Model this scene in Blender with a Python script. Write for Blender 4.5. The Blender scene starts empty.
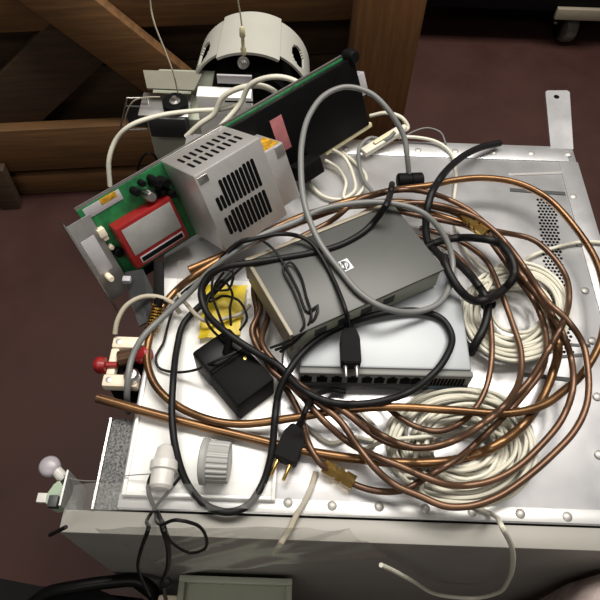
import bpy, bmesh, math, random
from mathutils import Vector as V, Matrix as M
random.seed(7)
SC = bpy.context.scene
COL = SC.collection
PI = math.pi
HC, ZT = 1.22, 0.56                    # camera height, height of the cabinet top
CP, CR, FOC = math.radians(57), math.radians(2), 620.0
_r0, _u0 = V((1, 0, 0)), V((0, math.sin(CP), math.cos(CP)))
CF = V((0, math.cos(CP), -math.sin(CP)))
CRt = math.cos(CR) * _r0 + math.sin(CR) * _u0
CU = -math.sin(CR) * _r0 + math.cos(CR) * _u0
CAM = V((0, 0, HC))

def ray(u, v): return CF * FOC + CRt * (u - 300) - CU * (v - 300)
def at(u, v, h=0.0):
    d = ray(u, v); return CAM + d * ((ZT + h - HC) / d.z)
def atz(u, v, z):
    d = ray(u, v); return CAM + d * ((z - HC) / d.z)
def aty(u, v, y):
    d = ray(u, v); return CAM + d * (y / d.y)
def atp(u, v, p, n):
    d = ray(u, v); return CAM + d * ((p - CAM).dot(n) / d.dot(n))

# ------------------------------------------------------------------ materials
def lin(c):
    c = c / 255.0
    return c / 12.92 if c <= 0.04045 else ((c + 0.055) / 1.055) ** 2.4
def rgb(r, g, b): return (lin(r), lin(g), lin(b), 1)

def mat(name, col, rough=0.5, metal=0.0, var=0.0, scale=20.0, col2=None, bump=0.0, stretch=(1, 1, 1), trans=0.0, spec=0.5, coat=0.0, detail=5.0, rvar=0.0):
    m = bpy.data.materials.new(name); m.use_nodes = True
    nt = m.node_tree; b = nt.nodes['Principled BSDF']
    b.inputs['Base Color'].default_value = col
    b.inputs['Roughness'].default_value = rough
    b.inputs['Metallic'].default_value = metal
    b.inputs['Specular IOR Level'].default_value = spec
    b.inputs['Coat Weight'].default_value = coat
    if trans: b.inputs['Transmission Weight'].default_value = trans
    if var or col2 or bump or rvar:
        tc = nt.nodes.new('ShaderNodeTexCoord'); mp = nt.nodes.new('ShaderNodeMapping')
        mp.inputs['Scale'].default_value = stretch
        nt.links.new(tc.outputs['Object'], mp.inputs['Vector'])
        n = nt.nodes.new('ShaderNodeTexNoise'); n.inputs['Scale'].default_value = scale
        n.inputs['Detail'].default_value = detail; n.inputs['Roughness'].default_value = 0.6
        nt.links.new(mp.outputs['Vector'], n.inputs['Vector'])
        if var or col2:
            rp = nt.nodes.new('ShaderNodeValToRGB')
            c2 = col2 or tuple(x * (1 - var) for x in col[:3]) + (1,)
            rp.color_ramp.elements[0].position = 0.32; rp.color_ramp.elements[0].color = c2
            rp.color_ramp.elements[1].position = 0.68; rp.color_ramp.elements[1].color = col
            nt.links.new(n.outputs['Fac'], rp.inputs['Fac'])
            nt.links.new(rp.outputs['Color'], b.inputs['Base Color'])
        if rvar:
            mr = nt.nodes.new('ShaderNodeMapRange')
            mr.inputs['From Min'].default_value = 0.3; mr.inputs['From Max'].default_value = 0.7
            mr.inputs['To Min'].default_value = rough - rvar; mr.inputs['To Max'].default_value = rough + rvar
            nt.links.new(n.outputs['Fac'], mr.inputs['Value']); nt.links.new(mr.outputs['Result'], b.inputs['Roughness'])
        if bump:
            bp = nt.nodes.new('ShaderNodeBump'); bp.inputs['Strength'].default_value = bump; bp.inputs['Distance'].default_value = 0.002
            nt.links.new(n.outputs['Fac'], bp.inputs['Height']); nt.links.new(bp.outputs['Normal'], b.inputs['Normal'])
    return m

def film_mat(name, tint, gloss, k=0.55):
    m = bpy.data.materials.new(name); m.use_nodes = True
    nt = m.node_tree; nt.nodes.remove(nt.nodes['Principled BSDF']); out = nt.nodes['Material Output']
    t = nt.nodes.new('ShaderNodeBsdfTransparent'); t.inputs[0].default_value = tint
    g = nt.nodes.new('ShaderNodeBsdfGlossy'); g.inputs['Roughness'].default_value = 0.2
    d = nt.nodes.new('ShaderNodeBsdfDiffuse'); d.inputs['Color'].default_value = (0.8, 0.8, 0.78, 1)
    lw = nt.nodes.new('ShaderNodeLayerWeight'); lw.inputs['Blend'].default_value = gloss
    m1 = nt.nodes.new('ShaderNodeMixShader'); m2 = nt.nodes.new('ShaderNodeMixShader'); m2.inputs[0].default_value = 0.05
    sc_ = nt.nodes.new('ShaderNodeMath'); sc_.operation = 'MULTIPLY'; sc_.inputs[1].default_value = k; nt.links.new(lw.outputs['Fresnel'], sc_.inputs[0])
    nt.links.new(sc_.outputs[0], m1.inputs[0]); nt.links.new(t.outputs[0], m1.inputs[1]); nt.links.new(g.outputs[0], m1.inputs[2])
    nt.links.new(m1.outputs[0], m2.inputs[1]); nt.links.new(d.outputs[0], m2.inputs[2]); nt.links.new(m2.outputs[0], out.inputs['Surface'])
    return m

MT = {
 'floor': mat('painted_floor', rgb(62, 38, 34), 0.6, spec=0.25, var=0.25, scale=6, bump=0.05, rvar=0.1),
 'wallpaint': mat('wall_paint', rgb(96, 92, 86), 0.8, var=.05),
 'wood': mat('crate_wood', rgb(112, 78, 42), 0.75, col2=rgb(84, 57, 30), scale=9, stretch=(0.7, 3, 12), bump=0.3),
 'woodv': mat('crate_wood_upright', rgb(124, 84, 46), 0.75, col2=rgb(98, 64, 32), scale=9, stretch=(12, 3, 0.7), bump=0.3),
 'wooddark': mat('crate_wood_dark', rgb(68, 48, 28), 0.8, col2=rgb(48, 34, 20), scale=9, stretch=(0.7, 3, 12), bump=0.3),
 'sheet': mat('sheet_metal', (0.70, 0.70, 0.72, 1), 0.36, 0.8, var=0.05, scale=14, rvar=0.05, bump=0.012),
 'flange': mat('flange_metal', (0.62, 0.62, 0.62, 1), 0.42, 0.6, var=0.1, scale=20),
 'front': mat('front_panel_paint', rgb(140, 138, 133), 0.5, 0.2, var=0.15, scale=8),
 'lip': mat('lip_paint', rgb(146, 144, 138), 0.5, 0.1, var=0.08, scale=10),
 'white': mat('white_enamel', rgb(240, 240, 238), 0.28, 0.1, var=0.03, scale=9),
 'speck': mat('speckled_insulation', rgb(124, 124, 124), 0.8, col2=rgb(38, 40, 42), scale=420, detail=2),
 'steel': mat('bright_steel', (0.72, 0.71, 0.69, 1), 0.3, 1.0, var=0.12, scale=40),
 'rivetm': mat('dull_rivet', (0.40, 0.39, 0.37, 1), 0.5, 0.7),
 'bezel': mat('grey_bezel', rgb(104, 106, 103), 0.5, 0.1),
 'bluelabel': mat('blue_grey_label', rgb(92, 112, 128), 0.5),
 'flapgrey': mat('olive_grey_paint', rgb(122, 120, 108), 0.5, var=.1),
 'milky2': mat('milky_mauve_plastic', rgb(176, 170, 178), 0.35, trans=0.3),
 'brushed': mat('dull_steel', (0.55, 0.54, 0.53, 1), 0.42, 0.9, var=0.2, scale=60),
 'psu': mat('power_supply_steel', (0.76, 0.75, 0.74, 1), 0.38, 0.75, var=0.08, scale=30, stretch=(1, 6, 1)),
 'black': mat('black_plastic', rgb(14, 14, 15), 0.62, spec=.1, var=0.3, scale=40),
 'blackgloss': mat('black_gloss_plastic', rgb(11, 11, 12), 0.4, spec=.15, var=0.2, scale=40),
 'rubber': mat('black_cable_rubber', rgb(16, 16, 17), 0.5, spec=.25),
 'hole': mat('dark_opening', rgb(8, 8, 8), 0.9, spec=0.1),
 'darkgrey': mat('dark_grey_paint', rgb(74, 76, 74), 0.45, 0.1, var=0.06, scale=60),
 'silver': mat('silver_grey_plastic', rgb(150, 154, 158), 0.45, 0.25, var=0.04, scale=30),
 'beigeside': mat('warm_grey_side', rgb(142, 134, 118), 0.5, 0.2, var=0.15, scale=50),
 'pgrey': mat('greenish_grey_plastic', rgb(164, 168, 152), 0.5, 0.05, var=0.08, scale=30),
 'charcoal': mat('charcoal_front', rgb(52, 54, 56), 0.5),
 'copper': mat('copper_pipe', rgb(132, 98, 64), 0.32, 0.75, col2=rgb(86, 62, 42), scale=18, rvar=0.06),
 'coppercoil': mat('brown_copper_pipe', rgb(112, 84, 64), 0.38, 0.65, col2=rgb(76, 56, 45), scale=16, rvar=0.06),
 'brass': mat('brass', rgb(226, 194, 120), 0.22, 1.0, col2=rgb(190, 150, 80), scale=60),
 'cablewhite': mat('off_white_cable', rgb(206, 203, 188), 0.45, var=0.1, scale=10),
 'cablebeige': mat('beige_cable', rgb(172, 164, 146), 0.5, var=0.1, scale=10),
 'cablegrey': mat('grey_cable', rgb(112, 113, 112), 0.45, var=0.08, scale=10),
 'pcb': mat('green_board', rgb(32, 112, 62), 0.4, col2=rgb(18, 80, 44), scale=60, detail=2),
 'red': mat('red_plastic', rgb(138, 24, 26), 0.4, var=0.15, scale=20),
 'paper': mat('grey_label', rgb(150, 150, 148), 0.6, var=0.2, scale=40),
 'palelabel': mat('pale_label', rgb(172, 170, 174), 0.5, var=0.2, scale=25),
 'pink': mat('pink_sticker', rgb(168, 104, 106), 0.5, var=0.3, scale=60),
 'yellow': mat('yellow_wrap', rgb(232, 206, 40), 0.45, scale=50, col2=rgb(206, 178, 30)),
 'warn': mat('warning_label', rgb(214, 160, 38), 0.5, col2=rgb(120, 90, 24), scale=130),
 'cream': mat('cream_plastic', rgb(226, 214, 192), 0.4, var=0.06, scale=30),
 'ivory': mat('ivory_connector', rgb(204, 196, 160), 0.45, var=0.08, scale=40),
 'hood': mat('off_white_hood', rgb(168, 168, 160), 0.45, var=0.05, scale=20),
 'knob': mat('grey_ribbed_plastic', rgb(158, 158, 156), 0.45, var=0.05, scale=30),
 'milky': mat('milky_plastic', rgb(232, 230, 226), 0.35, trans=0.35, var=0.05),
 'mint': mat('pale_green_plastic', rgb(176, 194, 172), 0.4, var=0.15, scale=60),
 'film': film_mat('clear_film', (0.97, 0.97, 0.97, 1), 0.13),
 'filmdull': film_mat('clear_film_loose', (0.95, 0.95, 0.94, 1), 0.10, 0.25),
 'cloth': mat('pinkish_cloth', rgb(206, 190, 186), 0.8, col2=rgb(150, 124, 120), scale=24),
 'logo': mat('logo_plate', rgb(214, 218, 220), 0.4),
 'logodark': mat('logo_ink', rgb(40, 46, 54), 0.4),
 'wheel': mat('grey_wheel_rubber', rgb(92, 88, 80), 0.6, var=0.1),
}

# ------------------------------------------------------------------ object helpers
WL = {}                                  # world location of every object made here
def mesh(name, bm, material, parent=None, smooth=True, angle=40):
    bmesh.ops.recalc_face_normals(bm, faces=bm.faces[:]) if bm.faces else None
    me = bpy.data.meshes.new(name)
    for f in bm.faces: f.smooth = smooth
    lo = V((1e9,) * 3); hi = V((-1e9,) * 3)
    for v in bm.verts:
        for k in range(3): lo[k] = min(lo[k], v.co[k]); hi[k] = max(hi[k], v.co[k])
    bm.to_mesh(me); bm.free()
    if smooth:
        try: me.set_sharp_from_angle(angle=math.radians(angle))
        except Exception: pass
    me.materials.append(MT[material] if isinstance(material, str) else material)
    o = bpy.data.objects.new(name, me); COL.objects.link(o)
    c = V(((lo.x + hi.x) / 2, (lo.y + hi.y) / 2, lo.z))
    me.transform(M.Translation(-c))
    WL[o.name] = c
    if parent is not None:
        o.parent = parent; o.location = c - WL[parent.name]
    else: o.location = c
    return o
def tag(o, label, cat, group=None, kind=None):
    o['label'] = label; o['category'] = cat
    if group: o['group'] = group
    if kind: o['kind'] = kind
    return o
def thing(name, label, cat, loc, group=None):
    o = bpy.data.objects.new(name, None); COL.objects.link(o)
    o.empty_display_size = 0.02
    o.location = loc; WL[o.name] = V(loc)
    return tag(o, label, cat, group)

def frame(o, x, y, z):
    m = M.Identity(4)
    for i in range(3):
        m[i][0], m[i][1], m[i][2], m[i][3] = x[i], y[i], z[i], o[i]
    return m
def box(bm, c, s, m=None, bev=0.0, seg=2):
    r = bmesh.ops.create_cube(bm, size=1.0)
    vs = r['verts']
    for v in vs: v.co = V((v.co.x * s[0] + c[0], v.co.y * s[1] + c[1], v.co.z * s[2] + c[2]))
    if bev > 0:
        es = list({e for v in vs for e in v.link_edges})
        rb = bmesh.ops.bevel(bm, geom=es, offset=bev, segments=seg, affect='EDGES', profile=0.5)
        vs = list({v for f in rb['faces'] for v in f.verts} | {v for v in vs if v.is_valid})
    if m is not None:
        for v in vs: v.co = m @ v.co
    return bm
def bx(x0, x1, y0, y1, z0, z1, m=None, bev=0.0, bm=None):
    return box(bm or bmesh.new(), ((x0 + x1) / 2, (y0 + y1) / 2, (z0 + z1) / 2), (x1 - x0, y1 - y0, z1 - z0), m, bev)
def cyl(bm, p0, p1, r0, r1=None, n=24, cap=True):
    r1 = r0 if r1 is None else r1
    d = (p1 - p0).normalized(); a = d.orthogonal().normalized(); b = d.cross(a)
    ra = [bm.verts.new(p0 + (a * math.cos(2 * PI * i / n) + b * math.sin(2 * PI * i / n)) * r0) for i in range(n)]
    rb = [bm.verts.new(p1 + (a * math.cos(2 * PI * i / n) + b * math.sin(2 * PI * i / n)) * r1) for i in range(n)]
    for i in range(n): bm.faces.new((ra[i], ra[(i + 1) % n], rb[(i + 1) % n], rb[i]))
    if cap: bm.faces.new(ra[::-1]); bm.faces.new(rb)
    return bm
def lathe(bm, o, d, prof, n=28, ridge=0, rd=0.0):
    """profile (t along d, radius) from o; ridge: number of ribs round the outside"""
    d = d.normalized(); a = d.orthogonal().normalized(); b = d.cross(a); rows = []
    for t, r in prof:
        row = []
        for i in range(n):
            th = 2 * PI * i / n
            rr = r * (1 + (rd if (ridge and (i // 2) % 2) else 0))
            row.append(bm.verts.new(o + d * t + (a * math.cos(th) + b * math.sin(th)) * max(rr, 1e-5)))
        rows.append(row)
    for k in range(len(rows) - 1):
        for i in range(n): bm.faces.new((rows[k][i], rows[k][(i + 1) % n], rows[k + 1][(i + 1) % n], rows[k + 1][i]))
    bm.faces.new(rows[0][::-1]); bm.faces.new(rows[-1])
    return bm
def smooth_path(pts, step=0.006):
    P = [p.copy() for p in pts]
    P = [P[0] * 2 - P[1]] + P + [P[-1] * 2 - P[-2]]
    out = []
    for i in range(1, len(P) - 2):
        p0, p1, p2, p3 = P[i - 1], P[i], P[i + 1], P[i + 2]
        t0 = 0; t1 = t0 + max((p1 - p0).length, 1e-5) ** .5; t2 = t1 + max((p2 - p1).length, 1e-5) ** .5; t3 = t2 + max((p3 - p2).length, 1e-5) ** .5
        n = max(2, int((p2 - p1).length / step))
        for k in range(n):
            t = t1 + (t2 - t1) * k / n
            a1 = p0 * ((t1 - t) / (t1 - t0)) + p1 * ((t - t0) / (t1 - t0)); a2 = p1 * ((t2 - t) / (t2 - t1)) + p2 * ((t - t1) / (t2 - t1)); a3 = p2 * ((t3 - t) / (t3 - t2)) + p3 * ((t - t2) / (t3 - t2))
            b1 = a1 * ((t2 - t) / (t2 - t0)) + a2 * ((t - t0) / (t2 - t0)); b2 = a2 * ((t3 - t) / (t3 - t1)) + a3 * ((t - t1) / (t3 - t1))
            out.append(b1 * ((t2 - t) / (t2 - t1)) + b2 * ((t - t1) / (t2 - t1)))
    out.append(P[-2]); return out
LAID = {}                                # samples of the cables and pipes laid so far, by 1 cm cell
SERIAL = [0]
def settle(ps, r, own):
    """lift a new cable over those it would cut through (own: also over its own earlier turns)"""
    SERIAL[0] += 1; me_ = SERIAL[0]; step = max(1e-4, sum((ps[i + 1] - ps[i]).length for i in range(len(ps) - 1)) / max(1, len(ps) - 1))
    for it in range(4):
        lift = [0.0] * len(ps); hit = False
        mine = {}
        if own:
            for i, p in enumerate(ps): mine.setdefault((int(p.x // .01), int(p.y // .01)), []).append((p, r, me_, i))
        for i, p in enumerate(ps):
            kx, ky = int(p.x // .01), int(p.y // .01)
            for ax_ in (-1, 0, 1):
                for ay_ in (-1, 0, 1):
                    for q, rq, who, j in LAID.get((kx + ax_, ky + ay_), []) + mine.get((kx + ax_, ky + ay_), []):
                        if who == me_ and j > i - int(.05 / step): continue
                        R_ = r + rq + .0004; d2 = (p.x - q.x) ** 2 + (p.y - q.y) ** 2
                        if d2 >= R_ * R_: continue
                        vert = math.sqrt(R_ * R_ - d2)
                        if -vert < p.z - q.z < vert: lift[i] = max(lift[i], q.z + vert - p.z); hit = True
        if not hit: break
        w = int(.03 / step); sm = [0.0] * len(ps)
        for i, l in enumerate(lift):
            if l <= 0: continue
            l = min(l, .03)
            for j in range(max(0, i - w), min(len(ps), i + w + 1)):
                sm[j] = max(sm[j], l * (.5 + .5 * math.cos(PI * min(1, max(0, abs(i - j) - 1) / w))))
        for i, p in enumerate(ps):
            if sm[i] > 0:
                d = CAM - p; ps[i] = p + d * (sm[i] / d.z)
    for i, p in enumerate(ps): LAID.setdefault((int(p.x // .01), int(p.y // .01)), []).append((p, r, me_, i))
    return ps
def tube(bm, pts, r, n=10, raw=False, lay=False, own=False):
    ps = pts if raw else smooth_path(pts, .004 if lay else .006)
    if lay: ps = settle(ps, r, own)
    rings = []; a = None
    for i, p in enumerate(ps):
        d = (ps[min(i + 1, len(ps) - 1)] - ps[max(i - 1, 0)])
        if d.length < 1e-9: continue
        d.normalize()
        if a is None: a = d.orthogonal().normalized()
        a = (a - d * a.dot(d))
        a = a.normalized() if a.length > 1e-6 else d.orthogonal().normalized()
        b = d.cross(a)
        rings.append([bm.verts.new(p + (a * math.cos(2 * PI * k / n) + b * math.sin(2 * PI * k / n)) * r) for k in range(n)])
    for i in range(len(rings) - 1):
        for k in range(n): bm.faces.new((rings[i][k], rings[i][(k + 1) % n], rings[i + 1][(k + 1) % n], rings[i + 1][k]))
    bm.faces.new(rings[0][::-1]); bm.faces.new(rings[-1])
    return bm
def path(l, h=None):
    """(u, v[, height over the cabinet top]) -> points; a height carries on until the next one given and is interpolated between"""
    hs = [(i, q[2]) for i, q in enumerate(l) if len(q) > 2]
    out = []
    for i, q in enumerate(l):
        if not hs: hh = h
        else:
            lo = max([x for x in hs if x[0] <= i], default=hs[0]); hi = min([x for x in hs if x[0] >= i], default=hs[-1])
            hh = lo[1] if hi[0] == lo[0] else lo[1] + (hi[1] - lo[1]) * (i - lo[0]) / (hi[0] - lo[0])
        out.append(at(q[0], q[1], hh))
    return out
def cable(name, l, r, material, label=None, cat='cable', parent=None, h=None, n=10, group=None):
    o = mesh(name, tube(bmesh.new(), path(l, h), r, n, lay=True), material, parent)
    if label: tag(o, label, cat, group)
    return o
def prism(bm, poly, z0, z1, m=None):
    lo = [bm.verts.new(V((x, y, z0))) for x, y in poly]; hi = [bm.verts.new(V((x, y, z1))) for x, y in poly]
    if m is not None:
        for v in lo + hi: v.co = m @ v.co
    k = len(poly)
    for i in range(k): bm.faces.new((lo[i], lo[(i + 1) % k], hi[(i + 1) % k], hi[i]))
    bm.faces.new(lo[::-1]); bm.faces.new(hi); return bm
def sheet(bm, grid, th):
    """grid of points -> a closed thin sheet of thickness th (offset along z)"""
    R, Cn = len(grid), len(grid[0])
    A = [[bm.verts.new(p) for p in row] for row in grid]; B = [[bm.verts.new(p - V((0, 0, th))) for p in row] for row in grid]
    for i in range(R - 1):
        for j in range(Cn - 1):
            bm.faces.new((A[i][j], A[i][j + 1], A[i + 1][j + 1], A[i + 1][j])); bm.faces.new((B[i][j], B[i + 1][j], B[i + 1][j + 1], B[i][j + 1]))
    for i in range(R - 1):
        bm.faces.new((A[i][0], A[i + 1][0], B[i + 1][0], B[i][0])); bm.faces.new((A[i][-1], B[i][-1], B[i + 1][-1], A[i + 1][-1]))
    for j in range(Cn - 1):
        bm.faces.new((A[0][j], B[0][j], B[0][j + 1], A[0][j + 1])); bm.faces.new((A[-1][j], A[-1][j + 1], B[-1][j + 1], B[-1][j]))
    return bm

# ------------------------------------------------------------------ floor
o = mesh('floor', bx(-3.0, 3.2, -1.2, 4.2, -0.05, 0.0), 'floor', smooth=False); o['kind'] = 'structure'

for nm, q in (('wall_back', (-3.0, 3.2, 4.2, 4.3, 0, 2.9)), ('wall_left', (-3.1, -3.0, -1.2, 4.2, 0, 2.9)), ('wall_right', (3.2, 3.3, -1.2, 4.2, 0, 2.9))):
    o = mesh(nm, bx(*q), 'wallpaint', smooth=False); o['kind'] = 'structure'

# ------------------------------------------------------------------ wooden crate behind, standing on the floor
YAW = math.radians(7)
cx, cy = math.cos(YAW), math.sin(YAW)
CO = atz(30, 200, 0)
CMx = frame(CO, V((cx, cy, 0)), V((-cy, cx, 0)), V((0, 0, 1)))
CN = V((-cy, cx, 0))
def cr(u, v, off=0.0):
    p = atp(u, v, CO + CN * off, CN); q = CMx.inverted() @ p
    return q.x, q.z
crate = thing('wooden_crate', 'weathered brown wooden crate with diagonal braces standing on the floor behind the cabinet', 'crate', CO)
def board(name, x0, x1, z0, z1, y0, y1, m='wood', rot=0.0):
    b = bmesh.new(); w, hgt = x1 - x0, z1 - z0
    mm = CMx @ M.Translation(((x0 + x1) / 2, (y0 + y1) / 2, (z0 + z1) / 2)) @ M.Rotation(rot, 4, 'Y')
    box(b, (0, 0, 0), (w, y1 - y0, hgt), mm, 0.003)
    return mesh(name, b, m, crate)
zb = [(-0.02, 0.16), (0.165, 0.33), (0.335, 0.50), (0.505, 0.67), (0.675, 0.83)]
for z0, z1 in zb: board('backing_board', -0.75, 0.92, max(z0, 0.012), z1, 0.085, 0.105, 'wooddark')
zt = cr(30, 130)[1]; zl = cr(30, 171)[1]
board('rail', -0.75, 0.92, zl, zt, 0.0, 0.03)
board('rail', -0.75, 0.92, 0.0, cr(30, 181)[1], 0.02, 0.05)
zt2 = cr(60, 40)[1]
board('rail', -0.75, 0.92, zt2, zt2 + 0.13, 0.03, 0.07)
board('rail', -0.75, 0.92, zt2 + 0.17, zt2 + 0.30, 0.03, 0.07)
p0, p1 = cr(350, 60), cr(411, 60)
board('post', p0[0], p1[0], 0.0, 0.95, -0.03, 0.05, 'woodv')
board('post', -0.80, -0.66, 0.0, 0.95, 0.055, 0.085, 'woodv')
def diag(a, b, w, y0, y1, m):
    (xa, za), (xb, zb_) = a, b
    L = math.hypot(xb - xa, zb_ - za); ang = -math.atan2(zb_ - za, xb - xa)
    bmm = bmesh.new(); mm = CMx @ M.Translation(((xa + xb) / 2, (y0 + y1) / 2, (za + zb_) / 2)) @ M.Rotation(ang, 4, 'Y')
    box(bmm, (0, 0, 0), (L, y1 - y0, w), mm, 0.003); return mesh('diagonal_brace', bmm, m, crate)
diag(cr(10, -36), cr(200, 109), 0.105, -0.002, 0.028, 'wood')
diag(cr(-30, 151, .03), cr(90, 31, .03), 0.13, 0.03, 0.055, 'wooddark')
diag(cr(-6, 168, -.02), cr(22, 226, -.02), 0.045, -0.03, -0.003, 'wooddark')

# ------------------------------------------------------------------ cart at top right
cp = atz(556, 43, 0)
cart = thing('equipment_cart', 'black wheeled cart far behind the cabinet, one caster showing', 'cart', (cp.x, cp.y + .3, 0))
mesh('deck', bx(0.30, 1.45, cp.y - 0.035, cp.y + 0.65, 0.128, 0.30, bev=0.006), 'black', cart)
a = atz(552, 8, .128); 
mesh('edge_strip', bx(a.x + .005, a.x + 0.155, cp.y - 0.052, cp.y - 0.036, 0.112, 0.148, bev=0.003), 'beigeside', cart)
def caster(x, y):
    b = bmesh.new(); d = V((1, 0.12, 0)).normalized()
    lathe(b, V((x, y, 0.05)) - d * 0.022, d, [(0, .036), (.004, .046), (.012, .05), (.032, .05), (.04, .046), (.044, .036)], 36)
    k = mesh('wheel', b, 'wheel', cart)
    b = bmesh.new(); bx(x - .034, x - .026, y - .03, y + .03, .02, .128, bm=b, bev=.002); bx(x + .026, x + .034, y - .03, y + .03, .04, .128, bm=b, bev=.002)
    bx(x - .034, x + .034, y - .03, y + .03, .118, .128, bm=b, bev=.002)
    mesh('caster_fork', b, 'black', cart)
    b = bmesh.new(); lathe(b, V((x - .045, y, .06)), V((1, 0, 0)), [(0, .004), (.004, .008), (.012, .008)], 12); mesh('axle_nut', b, 'steel', cart)
caster(cp.x + .02, cp.y + .02); caster(1.35, cp.y + .02); caster(cp.x, cp.y + .55); caster(1.35, cp.y + .55)

# ------------------------------------------------------------------ the metal cabinet
X0, X1, Y0, Y1 = -0.182, 0.408, 0.163, 0.722
cab = thing('metal_cabinet', 'large riveted sheet metal cabinet on the floor carrying the whole pile', 'cabinet', ((X0 + X1) / 2, (Y0 + Y1) / 2, 0))
T = ZT
mesh('top_panel', bx(X0, X1, Y0, Y1, T - 0.004, T, bev=0.0012), 'sheet', cab)
mesh('back_flange', bx(X0 + .01, X1 - .012, Y1 - 0.030, Y1 + .001, T, T + 0.0016, bev=0.0006), 'sheet', cab)
mesh('side_flange', bx(X1 - 0.028, X1 + .001, Y0 + .002, Y1 - .031, T, T + 0.0014, bev=0.0006), 'sheet', cab)
mesh('front_flange', bx(X0, X1, Y0 + .001, Y0 + .016, T, T + 0.0012, bev=0.0005), 'flange', cab)
mesh('front_panel', bx(-0.238, X1 + .03, Y0 - 0.0240, Y0 - .020, 0.02, T - .006, bev=0.001), 'front', cab)
mesh('front_lip', bx(-0.238, X1 + .03, Y0 - 0.0245, Y0 - .0015, T - 0.009, T - .003, bev=0.0015), 'lip', cab)
mesh('side_panel', bx(X0, X0 + .004, Y0, Y1, 0.02, T - .004), 'front', cab, smooth=False)
mesh('side_panel', bx(X1 - .004, X1, Y0, Y1, 0.02, T - .004), 'front', cab, smooth=False)
mesh('back_panel', bx(X0 + .004, X1 - .004, Y1 - .004, Y1, 0.02, T - .004), 'front', cab, smooth=False)
mesh('bottom_panel', bx(X0, X1, Y0, Y1, 0.0, 0.02), 'front', cab, smooth=False)
# speckled insulation strip along the left front side, with its bright edge
mesh('insulation_strip', bx(-0.206, X0, Y0 - .001, 0.262, 0.28, T - .002, bev=.001), 'speck', cab)
mesh('edge_strip', bx(-0.2085, -0.206, Y0 - .001, 0.262, 0.28, T + .001), 'steel', cab, smooth=False)
# the ear at the far right corner
ear = bmesh.new()
e0, e1, e2, e3 = at(545, 93), at(568, 93), at(576, 152), at(551, 152)
prism(ear, [(e3.x, Y1 - .004), (e2.x - .004, Y1 - .004), (e1.x + .002, e1.y), (e1.x - .002, e1.y + .004), (e0.x + .004, e0.y + .004), (e0.x, e0.y)], T - .002, T + .0022)
mesh('mounting_ear', ear, 'sheet', cab, smooth=False)
p = at(556, 98); mesh('ear_hole', cyl(bmesh.new(), V((p.x, p.y, T + .0022)), V((p.x, p.y, T + .0028)), .0045), 'hole', cab)
# upright end plate at the near left corner
p = at(66, 512)
mesh('end_plate', bx(-0.2385, -0.2365, Y0 - .0015, Y0 + .035, T - .06, T + .012), 'flange', cab, smooth=False)
# rivets
riv = None
rp = [(418, 151), (455, 152), (493, 153), (531, 154), (568, 155), (573, 197), (585, 291), (592, 341), (597, 397), (379, 507), (425, 509), (472, 512), (520, 514), (567, 517), (288, 503), (332, 506), (380, 150), (345, 149), (579, 244), (599, 455)]
for u, v in rp:
    q = at(u, v)
    if riv is None:
        b = bmesh.new(); lathe(b, V((q.x, q.y, T + .001)), V((0, 0, 1)), [(0, .0052), (.0009, .005), (.0018, .0036), (.0023, .001)], 16)
        riv = mesh('rivet', b, 'rivetm', cab); r0l = riv.location.copy(); rq = q
    else:
        c = riv.copy(); COL.objects.link(c); c.parent = cab; c.location = r0l + V((q.x - rq.x, q.y - rq.y, 0))
# slots (raised louvres) and the perforated vent
for (u0, v0), (u1, v1), w, mm in [((508, 175), (563, 173), .0022, 'brushed'), ((510, 190), (565, 194), .003, 'charcoal'), ((560, 357), (585, 355), .002, 'charcoal'), ((518, 374), (570, 380), .0025, 'charcoal'), ((570, 345), (590, 346), .0018, 'charcoal')]:
    a, b_ = at(u0, v0), at(u1, v1); d = (b_ - a).normalized(); n = V((-d.y, d.x, 0))
    bb = bmesh.new(); prism(bb, [tuple((a - n * w)[:2]), tuple((b_ - n * w)[:2]), tuple((b_ + n * w)[:2]), tuple((a + n * w)[:2])], T, T + .0012)
    mesh('louvre_slot', bb, mm, cab, smooth=False)
vb = bmesh.new(); va = at(545, 200); vz = at(562, 352)
rows = 46
for i in range(rows):
    t = i / (rows - 1); c0 = va.lerp(vz, t)
    for k in range(5):
        x = c0.x + (k - 2 + (0.5 if i % 2 else 0)) * .0052
        cyl(vb, V((x, c0.y, T)), V((x, c0.y, T + .0005)), .0020, n=8)
mesh('vent_grille', vb, 'hole', cab, smooth=False)

# ------------------------------------------------------------------ white lid lying on the left of the cabinet top
tr = at(275, 505)
tx1 = tr.x; tx0 = X0 + .004; ty0 = Y0 + .012; ty1 = 0.452
b = bmesh.new(); bx(tx0, tx1, ty0, ty1, T + .0016, T + .005, bm=b, bev=.001)
lid = mesh('enamel_lid', b, 'white'); tag(lid, 'flat white enamelled metal lid under the black adapter and grey ribbed cap', 'lid')
b = bmesh.new()
bx(tx1 - .004, tx1, ty0, ty1, T + .005, T + .009, bm=b, bev=.001); bx(tx0, tx0 + .004, ty0, ty1, T + .005, T + .009, bm=b, bev=.001)
bx(tx0 + .004, tx1 - .004, ty0, ty0 + .004, T + .005, T + .009, bm=b, bev=.001)
mesh('rim', b, 'white', lid)
LH = 0.005

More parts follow.
